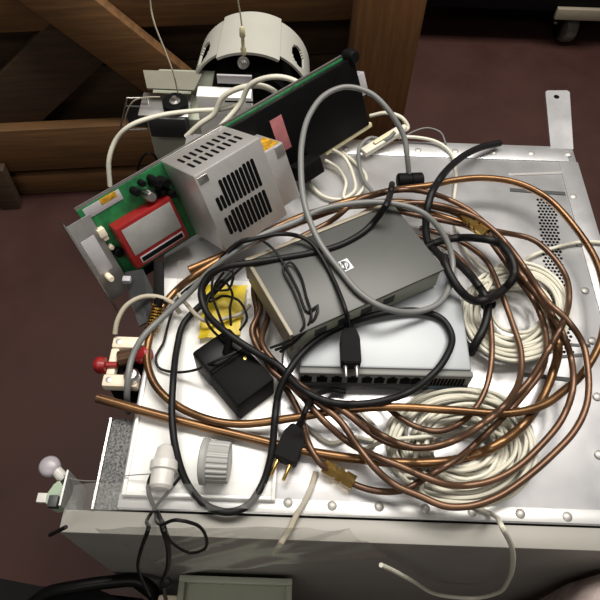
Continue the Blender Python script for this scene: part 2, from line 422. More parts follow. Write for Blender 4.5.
# ------------------------------------------------------------------ silver network box with ports
SH = 0.040
sL, sR = at(300, 371, SH), at(473, 375, SH)
sx = (sR - sL); sw = sx.length; sx.normalize()
sy = V((-sx.y, sx.x, 0)); SD = 0.155
SM = frame(V((sL.x, sL.y, T)), sx, sy, V((0, 0, 1)))
sil = thing('network_switch', 'silver grey network switch with a row of ports lying flat under the darker one', 'network switch', SM @ V((sw / 2, SD / 2, .001)))
mesh('housing', bx(0, sw, 0.006, SD, .003, SH, SM, .003), 'silver', sil)
mesh('front_bezel', bx(-.001, sw + .001, -.002, .006, .004, SH - .001, SM, .002), 'bezel', sil)
mesh('front_bezel_stripe', bx(.0, sw, -.0028, -.0018, .005, .016, SM, .0003), 'charcoal', sil)
for k in (0.02, sw - .02):
    for yy in (.03, SD - .03): mesh('rubber_foot', bx(k - .006, k + .006, yy - .006, yy + .006, .0012, .003, SM, .0005), 'rubber', sil)
mesh('bezel_label', bx(sw * .77, sw * .97, -.0034, -.0026, .006, .015, SM, .0002), 'bluelabel', sil)
def port(x0, x1):
    b = bmesh.new(); bx(x0, x1, -.0032, -.0015, .019, .031, SM, .0006, bm=b); bx(x0 + (x1 - x0) * .28, x1 - (x1 - x0) * .28, -.0032, -.0015, .031, .0342, SM, .0004, bm=b)
    return mesh('port', b, 'hole', sil)
s = sw / 172.0
port(1 * s, 12 * s)
for k in (17, 32, 48, 62.5, 75, 88, 101, 112): port(k * s, (k + 10.5) * s)
b = bmesh.new()
for i in range(12):
    for j in range(3):
        x = (125 + i * 3.5) * s; bx(x, x + 2.3 * s, -.0030, -.0015, .018 + j * .0055, .022 + j * .0055, SM, bm=b)
mesh('side_vent', b, 'hole', sil, smooth=False)

# ------------------------------------------------------------------ dark grey network box on top, turned
DB, DT = SH + .0015, SH + .040
dA, dB, dC, dD = at(292, 337, DT), at(445, 269, DT), at(392, 203, DT), at(246, 263, DT)
dx = (dB - dA); dl = dx.length; dx.normalize(); dy = V((-dx.y, dx.x, 0)); dd = ((dD - dA).dot(dy) + (dC - dB).dot(dy)) / 2
DM = frame(V((dA.x, dA.y, T)), dx, dy, V((0, 0, 1)))
dk = thing('network_switch', 'dark grey network switch with a small square logo lying turned on the silver one', 'network switch', DM @ V((dl / 2, dd / 2, DB)))
mesh('top_cover', bx(0.0015, dl, 0.0, dd, DT - .004, DT, DM, .0015), 'darkgrey', dk)
mesh('housing', bx(0.003, dl - .002, 0.003, dd - .002, DB + .002, DT - .004, DM, .001), 'pgrey', dk)
mesh('end_panel', bx(-.0015, 0.003, 0.002, dd - .002, DB + .002, DT + .0008, DM, .0008), 'beigeside', dk)
mesh('back_panel', bx(-.0015, dl, dd, dd + .005, DB + .002, DT + .001, DM, .0008), 'beigeside', dk)
b = bmesh.new()
for k in range(4): bx(.03 + k * .03, .045 + k * .03, .0022, .0032, DB + .012, DB + .024, DM, bm=b)
mesh('front_slot', b, 'charcoal', dk, smooth=False)
for q in ((.02, .02), (dl - .02, .02), (.02, dd - .02), (dl - .02, dd - .02)): mesh('rubber_foot', bx(q[0] - .006, q[0] + .006, q[1] - .006, q[1] + .006, DB - .0014, DB + .002, DM), 'rubber', dk, smooth=False)
lc = DM.inverted() @ at(344, 266, DT)
LGM = DM @ M.Translation((lc.x, lc.y, DT)) @ M.Rotation(math.radians(2), 4, 'Z')
lg = mesh('logo', bx(-.0088, .0088, -.0078, .0078, 0, .0006, LGM, .0002), 'logo', dk)
b = bmesh.new(); n = 32
for i in range(n):
    t0, t1 = 2 * PI * i / n, 2 * PI * (i + 1) / n
c0 = LGM @ V((0, 0, .0006)); c1 = LGM @ V((0, 0, .0009)); cyl(b, c0, c1, .0066, n=32)
mesh('logo_disc', b, 'logodark', lg)
def stroke(b, x0, y0, x1, y1, w=.0007):
    d = V((x1 - x0, y1 - y0)); d.normalize(); nx, ny = -d.y * w, d.x * w
    prism(b, [(x0 - nx, y0 - ny), (x1 - nx, y1 - ny), (x1 + nx, y1 + ny), (x0 + nx, y0 + ny)], .0009, .0012, LGM)
b = bmesh.new()
stroke(b, -.0042, -.0030, -.0018, .0056); stroke(b, -.0034, .0016, -.0010, .0022); stroke(b, -.0012, .0022, -.0022, -.0030)
stroke(b, .0002, -.0058, .0026, .0024); stroke(b, .0024, .0022, .0046, .0018); stroke(b, .0046, .0020, .0036, -.0024); stroke(b, .0036, -.0026, .0012, -.0026)
mesh('logo_letters', b, 'logo', lg, smooth=False)

# ------------------------------------------------------------------ power supply card leaning at the back left
AX = V((0.74288, 0.66822, 0.03999)).normalized(); BX = V((0.31128, -0.29194, -0.90436)); BX = (BX - AX * BX.dot(AX)).normalized()
NX = AX.cross(BX)
if NX.z < 0: NX = -NX
La, Lb, Lc = 0.0961, 0.1108, 0.0886
CORNER = V((-0.1778, 0.5558, 0.6679))      # back top-left corner of the vented housing: origin of the card frame
KM = frame(CORNER, AX, BX, NX)
KI = KM.inverted()
def kab(u, v, n=0.0):
    p = atp(u, v, CORNER + NX * n, NX); q = KI @ p; return q.x, q.y
A0, A1, BB = -0.119, 0.3167, 0.112
card = thing('power_supply_card', 'long green circuit card with vented steel power supply and red module leaning on the cabinet', 'power supply', KM @ V((0, BB, 0)))
def kbox(name, a0, a1, b0, b1, n0, n1, m, bev=.001, parent=None):
    return mesh(name, bx(a0, a1, b0, b1, n0, n1, KM, bev), m, parent or card)
board_o = kbox('circuit_board', A0, A1, 0.002, BB, -.0035, 0.0, 'pcb', .0004)
kbox('board_rail', A0, A1, -.0005, .006, -.0075, -.0055, 'brushed', .0004)
kbox('board_edge', A0, A1, -.0008, .002, -.0035, -.001, 'steel', .0003)
# small components on the green end
def kat(u, v, n=0.0): return kab(u, v, n)
def comp(name, u, v, w, h, n, m, ang=0):
    a, b_ = kab(u, v, 0); return kbox(name, a - w / 2, a + w / 2, b_ - h / 2, b_ + h / 2, 0, n, m, .0006)
comp('connector', 100, 231, .009, .011, .010, 'cream'); comp('connector', 104, 236, .006, .008, .007, 'cream')
comp('label', 103, 204, .050, .014, .001, 'palelabel'); comp('label', 108, 198, .022, .008, .0012, 'warn')
for (u, v, m, r, hh) in [(145, 193, 'steel', .007, .022), (133, 190, 'black', .005, .016), (152, 182, 'black', .006, .02), (160, 180, 'black', .006, .02), (106, 274, 'cream', .004, .02), (117, 251, 'black', .006, .01), (150, 178, 'black', .005, .03), (165, 190, 'black', .005, .026), (158, 190, 'black', .004, .018), (140, 182, 'black', .004, .012), (110, 246, 'cream', .003, .008)]:
    a, b_ = kab(u, v, 0); bmm = bmesh.new()
    lathe(bmm, KM @ V((a, b_, 0)), NX, [(0, r), (hh * .9, r), (hh, r * .8)], 16); mesh('capacitor', bmm, m, card)
# red module
ra0, rb0 = kab(115, 230, .024); ra1, _ = kab(172, 200, .024); _, rb1 = kab(142, 267, .024)
ra1 = ra0 + (ra1 - ra0); red = kbox('red_module', ra0, ra1, rb0 - .0, rb1, 0, .024, 'red', .0015)
kbox('module_label', ra0 + .006, ra1 - .004, rb0 + .005, rb1 - .018, .024, .0247, 'paper', .0002, red)
kbox('module_window', ra0 + .010, ra1 - .006, rb1 - .013, rb1 - .004, .024, .0248, 'palelabel', .0002, red)
kbox('module_window_pane', ra0 + .0115, ra1 - .0075, rb1 - .0115, rb1 - .0055, .0248, .0252, 'black', .0001, red)
# left end bracket
kbox('end_bracket', A0 - .022, A0 + .010, .010, BB + .012, .004, .006, 'brushed', .0006)
kbox('bracket_flange', A0 - .024, A0 - .022, .0, BB + .020, .004, .022, 'steel', .0006)
kbox('bracket_label', A0 - .016, A0 + .002, .035, .085, .006, .0066, 'palelabel', .0002)
# black leg under the board
kbox('support_leg', kab(150, 268)[0] - .012, kab(150, 268)[0] + .010, BB - .02, BB + .014, -.02, -.004, 'black', .001)
# vented steel housing: a shell with open slots cut as recessed dark strips
HS = kbox('power_supply_housing', 0, La, 0, Lb, 0, Lc, 'psu', .0022)
def slot_front(a0, a1, b0, b1):
    return bx(a0, a1, b0, b1, Lc - .0004, Lc + .0005, KM, 0)
b = bmesh.new()
def rrect(bm, cu, cv, w, h, uax, vax, o, nax, th):
    pts = []
    r = min(w, h) / 2 * .98
    for (sx_, sy_, a_) in ((1, 1, 0), (-1, 1, 90), (-1, -1, 180), (1, -1, 270)):
        for q in range(4):
            t = math.radians(a_ + 30 * q); pts.append((cu + sx_ * (w / 2 - r) + r * math.cos(t), cv + sy_ * (h / 2 - r) + r * math.sin(t)))
    prism(bm, pts, 0, th, frame(o, uax, vax, nax))
of = KM @ V((0, 0, Lc)); cols = 11
for i in range(cols):
    ua = La * (.16 + .62 * i / (cols - 1))
    top = .335 if i < 2 else .175
    if i >= 8: top = .16
    rrect(b, ua, Lb * (top + .50) / 2, .0046, Lb * (.50 - top), AX, BX, of, NX, .0004)
    rrect(b, ua, Lb * .70, .0046, Lb * (.30 if i > 1 else .22), AX, BX, of, NX, .0004)
mesh('front_vent_slot', b, 'hole', HS, smooth=False)
b = bmesh.new(); ot = KM @ V((0, 0, 0))
for i in range(9):
    for j in range(2):
        rrect(b, La * (.14 + .09 * i), Lc * (.36 + .30 * j), .0036, Lc * .22, AX, NX, ot, -BX, .0004)
mesh('top_vent_slot', b, 'hole', HS, smooth=False)
b = bmesh.new(); bx(.001, La - .001, -.0008, .0003, .001, Lc * .93, KM, 0, bm=b)
kbox('fold_tab', .003, .016, .004, .013, Lc, Lc + .0012, 'steel', .0004, HS)
b.free()
sb0 = kab(263, 157, Lc * .75); sb1 = kab(292, 146, Lc * .75)
sbx = kbox('terminal_box', La + .0005, La + .036, Lb * .26, Lb * .98, 0, Lc * .80, 'psu', .0015, card)
b = bmesh.new(); bx(La + .003, La + .033, Lb * .26 - .0007, Lb * .26 + .0002, Lc * .36, Lc * .76, KM, 0, bm=b); mesh('warning_label', b, 'warn', sbx, smooth=False)
kbox('cover_tab', La + .022, La + .0345, Lb * .27, Lb * .40, Lc * .80, Lc * .80 + .001, 'brushed', .0003, sbx)
# black cover over the far end and its fittings
cvA = kab(262, 133)[0]
cov = kbox('black_cover', La + .002, A1 - .004, .004, BB - .006, .0, .012, 'blackgloss', .001)
kbox('cover_sticker', kab(277, 123, .012)[0] - .010, kab(277, 123, .012)[0] + .010, .022, .070, .012, .0124, 'pink', .0001, cov)
b = bmesh.new(); ac, bc = kab(335, 76, .012)
for i in range(5): bx(ac - .012 + i * .005, ac - .0095 + i * .005, bc - .007, bc + .006, .012, .0123, KM, 0, bm=b)
mesh('cover_vent', b, 'hole', cov, smooth=False)
kbox('edge_connector', kab(322, 152)[0], A1 + .002, BB - .006, BB + .001, -.004, .010, 'ivory', .001)
kbox('side_connector', A1 - .004, A1 + .008, .030, .062, -.002, .012, 'palelabel', .001)
b = bmesh.new(); lathe(b, KM @ V((A1 - .004, .004, -.004)), NX, [(0, .010), (.016, .010), (.02, .007)], 20); mesh('round_knob', b, 'black', card)
ka0, kb0 = kab(312, 170, .03); kbox('black_block', ka0 - .024, ka0 + .014, kb0 - .016, min(kb0 + .014, BB + .004), .0125, .04, 'black', .002)

# ------------------------------------------------------------------ hooded instrument standing on the floor between cabinet and crate
HY0, HY1 = .925, 1.03
HR = 0.110; hz = aty(245, 14, HY1).z - HR * .95
HCn = (aty(249, 60, HY0).x, 0, hz)
inst = thing('hooded_instrument', 'tall black instrument with an off-white arched hood standing between cabinet and crate', 'instrument', (-0.06, 0.93, 0))
mesh('body', bx(HCn[0] - .092, HCn[0] + .092, .865, HY1, 0.0, hz - .006, bev=.004), 'black', inst)
mesh('front_panel_plate', bx(aty(198, 110, .84).x, aty(252, 110, .84).x, .838, .865, 0.20, aty(225, 97, .838).z, bev=.003), 'white', inst)
b = bmesh.new()
for i in range(3):
    for j in range(2): bx(HCn[0] - .035 + j * .035, HCn[0] - .010 + j * .035, .8375, .8385, aty(225, 102 + i * 7, .838).z, aty(225, 102 + i * 7, .838).z + .003, bm=b)
mesh('panel_slot', b, 'hole', inst, smooth=False)
# hood: tapering arched shell whose axis points at the cabinet
def arch(bm, c, r0, r1, y0, y1, a0, a1, th, holes=(), n=56, drop=0.0):
    rows = []
    ny = 24
    for j in range(ny + 1):
        t = j / ny; y = y0 + (y1 - y0) * t; r = r0 + (r1 - r0) * t
        rows.append([(a0 + (a1 - a0) * i / n, y, r, t) for i in range(n + 1)])
    def P(a, y, r): return V((c[0] + r * math.cos(a), y, c[2] + r * math.sin(a)))
    A = [[bm.verts.new(P(a, y, r)) for a, y, r, t in row] for row in rows]; B = [[bm.verts.new(P(a, y, r - th)) for a, y, r, t in row] for row in rows]
    def open_(i, j):
        a = a0 + (a1 - a0) * (i + .5) / n; t = (j + .5) / ny
        return any(((a - ha) / hw) ** 2 + ((t - ht) / hh) ** 2 < 1 for ha, hw, ht, hh in holes)
    op = [[open_(i, j) for i in range(n)] for j in range(ny)]
    for j in range(ny):
        for i in range(n):
            if op[j][i]: continue
            bm.faces.new((A[j][i], A[j][i + 1], A[j + 1][i + 1], A[j + 1][i])); bm.faces.new((B[j][i], B[j + 1][i], B[j + 1][i + 1], B[j][i + 1]))
            for (di, dj, e) in ((-1, 0, (0, 0, 0, 1)), (1, 0, (1, 0, 1, 1)), (0, -1, (0, 0, 1, 0)), (0, 1, (0, 1, 1, 1))):
                ii, jj = i + di, j + dj
                if ii < 0 or jj < 0 or ii >= n or jj >= ny or op[jj][ii]:
                    i0, j0, i1, j1 = i + e[0], j + e[1], i + e[2], j + e[3]
                    bm.faces.new((A[j0][i0], A[j1][i1], B[j1][i1], B[j0][i0]))
    return bm
b = bmesh.new(); arch(b, HCn, HR, HR * .95, HY0, HY1, math.radians(-4), math.radians(184), .004, [(math.radians(38), .17, .40, .27), (math.radians(142), .17, .40, .27)], n=120)
mesh('hood', b, 'hood', inst)
b = bmesh.new(); arch(b, HCn, HR + .004, HR * .95 + .004, HY0 - .018, HY1 + .002, math.radians(62), math.radians(118), .005)
mesh('hood_centre', b, 'hood', inst)
b = bmesh.new(); cyl(b, V((HCn[0], HY1 - .004, HCn[2])), V((HCn[0], HY1 - .014, HCn[2])), HR * .92, n=40); mesh('hood_back', b, 'black', inst)
b = bmesh.new(); cyl(b, V((HCn[0], HY1 - .014, HCn[2])), V((HCn[0], HY0 - .02, HCn[2])), .074, n=32); mesh('motor', b, 'black', inst)
b = bmesh.new(); p = aty(242, 26, HY0 - .024)
lathe(b, p + V((0, -.002, -.05)), V((0, 0, 1)), [(0, .004), (.01, .005), (.014, .003), (.03, .003), (.034, .005), (.046, .0045), (.05, .002)], 14); mesh('hook_clip', b, 'ivory', inst)
b = bmesh.new(); lathe(b, aty(243, 62, HY0 - .02), V((.3, -1, .2)), [(0, .010), (.006, .010), (.007, .006), (.014, .005)], 18); mesh('shaft_nut', b, 'brushed', inst, angle=22)
q0, q1 = aty(217, 77, .864), aty(252, 81, .864)
mesh('name_label', bx(q0.x, q1.x, .863, .867, q1.z - .006, q0.z + .004), 'palelabel', inst, smooth=False)
# its left attachments: grey flap, wire guard, small mechanism, black box, pale body
mesh('side_body', bx(-0.285, -0.15, .86, 1.0, 0.0, 0.47, bev=.006), 'pgrey', inst)
g0, g1 = aty(143, 70, .93), aty(203, 72, .93); g2, g3 = aty(194, 90, .88), aty(147, 88, .88)
b = bmesh.new(); top = [b.verts.new(p_) for p_ in (g0, g1, g2, g3)]; low = [b.verts.new(p_ - V((0, 0, .003))) for p_ in (g0, g1, g2, g3)]
b.faces.new(top); b.faces.new(low[::-1])
for i in range(4): b.faces.new((top[i], low[i], low[(i + 1) % 4], top[(i + 1) % 4]))
mesh('flap', b, 'flapgrey', inst, smooth=False)
m0 = aty(172, 132, .85)
mesh('control_box', bx(aty(151, 125, .85).x, aty(188, 125, .85).x, .835, .90, aty(170, 138, .835).z, aty(170, 119, .835).z, bev=.003), 'charcoal', inst)
mesh('bracket_plate', bx(aty(142, 117, .86).x, aty(191, 117, .86).x, .84, .90, aty(166, 116, .84).z - .004, aty(166, 116, .84).z, bev=.001), 'brushed', inst)
b = bmesh.new(); c_ = aty(177, 113, .86); lathe(b, c_, V((0, 0, 1)), [(0, .012), (.008, .012), (.009, .006), (.022, .006), (.023, .0095), (.027, .0095), (.028, .004), (.034, .004)], 20); mesh('spindle', b, 'steel', inst, angle=22)
b = bmesh.new(); lathe(b, c_ + V((0, 0, .012)), V((0, 0, 1)), [(0, .022), (.014, .022)], 22); mesh('spindle_collar', b, 'black', inst)
wg = [aty(u, v, .87) for u, v in ((147, 129), (120, 130), (127, 98), (147, 98), (149, 109), (165, 110))]
b = bmesh.new()
for i in range(len(wg) - 1): cyl(b, wg[i], wg[i + 1], .0016, n=8)
mesh('wire_guard', b, 'steel', inst)
q = aty(140, 115, .875); mesh('guard_plate', bx(aty(126, 110, .875).x, aty(160, 110, .875).x, .872, .876, aty(140, 126, .875).z, aty(140, 106, .875).z), 'charcoal', inst, smooth=False)
b = bmesh.new(); tube(b, [aty(u, v, .86) for u, v in ((124, 130), (127, 112), (135, 100), (150, 97), (160, 97))], .0012, 6); mesh('guard_wire', b, 'cablebeige', inst)
b = bmesh.new(); tube(b, [aty(u, v, .84) for u, v in ((138, 178), (138, 168), (142, 158), (148, 153), (154, 155), (158, 162))], .0022, 8); mesh('loose_lead', b, 'rubber', inst)
# two thin strings rising from it
b = bmesh.new(); tube(b, [aty(u, v, y) for u, v, y in ((178, 93, .86), (173, 72, .86), (164, 48, .87), (155, 25, .88), (151, 8, .89), (150, -30, .9))], .0014, 6)
tag(mesh('string', b, 'cablebeige'), 'thin pale string rising in front of the left crate boards from the instrument spindle', 'string')
b = bmesh.new(); tube(b, [aty(u, v, y) for u, v, y in ((242, 27, .901), (240, 12, .903), (238, 0, .905), (237, -30, .91))], .0013, 6)
tag(mesh('string', b, 'cablebeige'), 'thin pale string rising from the brass clip on the white hood', 'string')

# ------------------------------------------------------------------ white network cable bundles
def coil_pts(u, v, ru, rv, turns, spread, h0, h1, seed, ph=0.0, squeeze=.5):
    rnd = random.Random(seed); out = []
    for k in range(turns):
        f = 1 - squeeze * (rnd.random() ** 1.2); du, dv = rnd.uniform(-spread, spread), rnd.uniform(-spread, spread); hh = h0 + (h1 - h0) * rnd.random()
        for i in range(14):
            t = ph + 2 * PI * i / 14
            out.append((u + du + ru * f * math.cos(t) * (1 + .03 * rnd.uniform(-1, 1)), v + dv + rv * f * math.sin(t) * (1 + .03 * rnd.uniform(-1, 1)), hh + rnd.uniform(-.002, .002)))
    return out
# upper bundle: comes over the back edge of the cabinet and coils to the right of the switches
lead = [(388, 138, .012), (413, 137, .012), (437, 142, .008), (451, 153, .006), (456, 172, .005), (454, 207, .005), (461, 242, .006), (476, 262, .008), (497, 277, .012)]
up = lead + coil_pts(514, 311, 52, 47, 18, 4.5, .005, .032, 3, ph=-1.9, squeeze=.5) + [(500, 300, .02), (515, 270, .015), (530, 257, .008), (557, 247, .006), (582, 242, .006), (604, 243, .006), (622, 248, .006)]
tag(mesh('network_cable', tube(bmesh.new(), path(up), .0024, 8, lay=True), 'cablewhite'), 'off-white network cable coiled between the switches and the perforated vent', 'cable')
low_ = [(300, 420, .005), (330, 443, .005), (352, 437, .005), (372, 440, .006), (392, 436, .008)] + coil_pts(463, 444, 73, 57, 24, 8, .004, .026, 11, ph=2.6, squeeze=.6) + [(420, 470, .012), (455, 498, .008), (481, 509, .006)]
pl_ = path(low_)
pl_ += [at(491, 514, .006), aty(502, 527, 0.123), aty(511, 545, 0.118), aty(513, 562, 0.116), aty(508, 581, 0.116), aty(497, 593, 0.116), aty(474, 598, 0.116), aty(440, 595, 0.116), aty(413, 581, 0.117), aty(390, 569, 0.118), aty(381, 565, 0.118)]
tag(mesh('network_cable', tube(bmesh.new(), pl_, .0024, 8, lay=True), 'cablewhite'), 'off-white network cable coiled below the silver switch, its tail looping over the cabinet front', 'cable')
# more loops of white cable seen between the pipes
tag(cable('network_cable', [(352, 400, .01), (362, 412), (377, 432, .005), (372, 448), (360, 452), (385, 441), (420, 437, .006), (455, 432), (480, 427), (505, 437)], .0024, 'cablewhite'), 'short stretch of off-white cable lying straight across beneath the pipe curves', 'cable')
# cables over and behind the leaning card
b = bmesh.new(); tube(b, [aty(110, 186, .70), aty(109, 160, .72), aty(116, 140, .74), aty(130, 126, .75), aty(158, 116, .77), aty(193, 111, .79), aty(222, 109, .80), aty(240, 104, .80)], .0040, 10)
tag(mesh('network_cable', b, 'cablewhite'), 'white cable arching out to the left above the green circuit board', 'cable')
b = bmesh.new(); tube(b, [aty(186, 137, .77), aty(200, 124, .78), aty(214, 114, .79), aty(222, 98, .80), aty(240, 88, .805), aty(262, 86, .805), aty(275, 92, .80), aty(285, 104, .78)], .0045, 10)
tag(mesh('network_cable', b, 'cablewhite'), 'white cable looping low over the white panel under the arched hood', 'cable')
b = bmesh.new(); tube(b, [aty(220, 127, .76), aty(240, 104, .79), aty(250, 85, .80), aty(272, 77, .80), aty(290, 79, .80), aty(306, 88, .79), aty(316, 100, .77)], .0042, 10)
tag(mesh('network_cable', b, 'cablewhite'), 'white cable bowing highest under the arched hood, behind the black cover', 'cable')
tag(cable('network_cable', [(330, 148, .02), (345, 158, .03), (353, 175, .02), (355, 190, .01), (342, 199, .006), (325, 197, .006), (312, 186, .006), (306, 170, .006)], .0026, 'cablewhite'), 'white cable loop on the cabinet top under the yellowish edge connector', 'cable')
tag(cable('network_cable', [(325, 160, .012), (338, 168), (346, 182), (344, 198, .006), (350, 200), (362, 190), (366, 176), (352, 160, .005), (342, 152)], .0024, 'cablewhite'), 'second white cable loop just right of the one under the edge connector', 'cable')
tag(cable('plug_lead', [(374, 194, .02), (364, 180, .008), (359, 163), (360, 147), (370, 138, .012), (386, 140), (395, 132, .03)], .0030, 'cablegrey'), 'short grey cable loop behind the dark switch by the white connector', 'cable')
# white connector lying at the back edge
pc0, pc1 = at(363, 153, .012), at(399, 131, .02)
d = (pc1 - pc0); L = d.length; d.normalize(); s_ = V((-d.y, d.x, 0)).normalized(); n_ = d.cross(s_)
con = mesh('plug_connector', box(bmesh.new(), (L / 2, 0, 0), (L, .014, .010), frame(pc0, d, s_, n_), .0025), 'cablewhite'); tag(con, 'white plastic connector lying at the back edge of the cabinet top', 'connector')
mesh('latch', box(bmesh.new(), (L * .55, 0, .0065), (L * .5, .006, .003), frame(pc0, d, s_, n_), .001), 'ivory', con)
mesh('wire_collar', cyl(bmesh.new(), pc1, pc1 + d * .012, .0065, .005, 14), 'cablewhite', con)
tag(cable('network_cable', [(399, 132, .02), (408, 128, .02), (402, 118, .03), (386, 113, .03), (370, 116, .02)], .003, 'cablewhite'), 'short white cable tail curling behind the white connector', 'cable')
tag(cable('thin_lead', [(402, 138, .006), (415, 131, .006), (428, 128, .004), (440, 132, .0), (446, 144, .004)], .0014, 'cablegrey'), 'thin grey lead bulging over the back edge of the cabinet', 'cable')

# ------------------------------------------------------------------ copper pipes
tag(mesh('copper_pipe', tube(bmesh.new(), path([(97, 398, .018), (115, 403), (150, 413), (200, 426), (250, 438), (300, 450), (350, 458), (405, 463, .012), (455, 460), (493, 447), (520, 428), (540, 402), (552, 375), (558, 350, .014), (553, 322), (535, 290), (510, 255), (475, 229), (435, 215), (395, 207, .03), (350, 206), (305, 220), (262, 238), (222, 256), (189, 270, .03)]), .0052, 14, lay=True), 'copper'),
    'thick copper pipe with its cut end jutting out to the left over the bare floor', 'pipe')
coil = thing('copper_coil', 'coil of brown copper pipe with two brass fittings looped round the network switches', 'pipe coil', at(420, 350, .0))
outer = [(330, 206, .055), (365, 197), (395, 190), (433, 185), (450, 181), (483, 178, .045), (517, 183), (547, 198), (577, 230, .035), (597, 263), (605, 300), (601, 340), (583, 373, .03), (567, 388), (543, 405), (510, 413), (450, 410, .045), (393, 407), (343, 410), (293, 418), (240, 424, .02), (207, 419), (173, 403), (154, 383), (147, 358), (151, 332), (161, 309), (180, 287, .02), (208, 267), (240, 248), (275, 228), (315, 212, .04), (365, 203), (413, 203), (445, 209, .045), (466, 217, .055)]
mesh('outer_pipe', tube(bmesh.new(), path(outer), .0046, 14, lay=True), 'copper', coil)
mid = [(484, 232, .055), (497, 250, .045), (515, 275), (535, 303), (546, 335, .025), (543, 367), (530, 387), (510, 410), (487, 433), (460, 457), (427, 477, .018), (403, 490), (377, 491), (358, 486), (350, 482, .012)]
mesh('joining_pipe', tube(bmesh.new(), path(mid), .0036, 12, lay=True), 'coppercoil', coil)
inner = [(330, 470, .012), (322, 465), (310, 447), (299, 412), (287, 390, .02), (272, 365), (257, 332), (246, 303), (243, 278, .025), (255, 254), (285, 232), (320, 213), (360, 199, .04), (400, 190), (420, 191), (445, 198), (473, 213, .045), (497, 237), (520, 273), (545, 305, .04), (561, 330), (571, 358), (573, 387), (563, 417), (543, 443), (513, 470, .03), (483, 483), (450, 485), (420, 475, .03), (400, 466), (377, 457), (350, 443), (323, 420), (303, 397, .025), (283, 378), (266, 360), (252, 332), (248, 305), (252, 280, .022), (270, 255), (300, 232), (335, 217), (375, 209, .04), (420, 216), (460, 224), (500, 232, .04), (533, 240), (553, 257), (566, 277), (569, 300), (562, 325, .035), (547, 352), (530, 380), (507, 403), (483, 423), (460, 438, .035), (433, 447), (400, 446), (377, 437), (345, 412), (314, 395, .03), (285, 372), (262, 343), (256, 312), (262, 285, .02), (285, 252), (320, 230), (365, 213), (410, 203, .055), (447, 207), (480, 220), (505, 242), (526, 270, .055), (547, 301), (567, 320), (582, 342), (588, 370), (587, 403), (575, 430), (550, 457, .04), (523, 480), (497, 497), (470, 506), (445, 506), (420, 496, .036), (395, 485), (375, 468), (357, 445), (340, 421), (318, 403), (293, 387, .036), (272, 370), (262, 352)]
inner = [((q[0] + 11, q[1] + 8) + ((min(q[2], .03),) if len(q) > 2 else ())) if 236 < q[0] < 340 and 195 < q[1] < 320 else q for q in inner]
mesh('inner_pipe', tube(bmesh.new(), path(inner), .0037, 12, lay=True, own=True), 'coppercoil', coil)
def fitting(u0, v0, u1, v1, h):
    p, q = at(u0, v0, h), at(u1, v1, h); d = q - p; L = d.length; b = bmesh.new()
    lathe(b, p, d, [(0, .0052), (0, .0078), (L * .36, .0078), (L * .37, .0060), (L * .46, .0060), (L * .47, .0088), (L * .60, .0088), (L * .61, .0066), (L * .68, .0066), (L * .69, .0086), (L, .0086), (L, .0052)], 6)
    return mesh('brass_fitting', b, 'brass', coil, angle=20)
fitting(464, 215, 486, 234, .055); fitting(324, 466, 354, 483, .013)
tag(mesh('copper_pipe', tube(bmesh.new(), path([(420, 228, .02), (447, 236), (470, 247), (487, 262, .035), (500, 290), (513, 325), (521, 352), (519, 382, .04), (505, 405), (483, 424), (455, 440), (420, 448, .02), (398, 443), (377, 432), (352, 414), (330, 402, .012)]), .0035, 12, lay=True), 'coppercoil'), 'thin copper pipe length threaded inside the coil across the upper white cable bundle', 'pipe')
tag(mesh('copper_pipe', tube(bmesh.new(), path([(418, 236, .016), (450, 250), (474, 277), (487, 305, .04), (492, 350), (487, 385, .035), (477, 406), (463, 421), (440, 431), (417, 427), (402, 419), (388, 408, .012), (378, 400)]), .0033, 12, lay=True), 'coppercoil'), 'thin copper pipe length bending past the near right corner of the silver switch', 'pipe')

# ------------------------------------------------------------------ grey cable with black ring connector
gc = thing('grey_cable', 'long grey cable arching over the black card cover and across the dark switch', 'cable', at(303, 207, .08))
gpath = [(409, 176, .035), (407, 155, .06), (404, 137, .075), (389, 111, .10), (370, 93, .115), (346, 87, .12), (325, 95, .12), (309, 116, .118), (302, 142, .115), (301, 170, .11), (303, 195, .105), (308, 216, .10), (320, 243, .092), (340, 270, .086), (360, 293, .085), (382, 307, .08), (413, 312, .06), (438, 304, .055), (451, 281, .05), (452, 257, .055), (443, 234, .07), (423, 213, .088), (390, 203, .092), (357, 203, .09), (323, 209, .09), (293, 223, .095), (263, 235, .095), (233, 253, .085), (207, 274, .06), (187, 295, .04), (163, 317, .03), (143, 337, .028), (132, 358, .022), (128, 378, .018), (127, 398, .0), (128, 412, -.05)]
mesh('cord', tube(bmesh.new(), path(gpath), .0037, 12, lay=True), 'cablegrey', gc)
b = bmesh.new(); fc0, fc1 = at(397, 181, .040), at(423, 180, .040)
lathe(b, fc0, fc1 - fc0, [(0, .008), (.002, .0105), ((fc1 - fc0).length * .4, .0105), ((fc1 - fc0).length * .42, .009), ((fc1 - fc0).length * .55, .009), ((fc1 - fc0).length * .57, .0105), ((fc1 - fc0).length - .002, .0105), ((fc1 - fc0).length, .008)], 20)
mesh('ring_connector', b, 'black', gc)

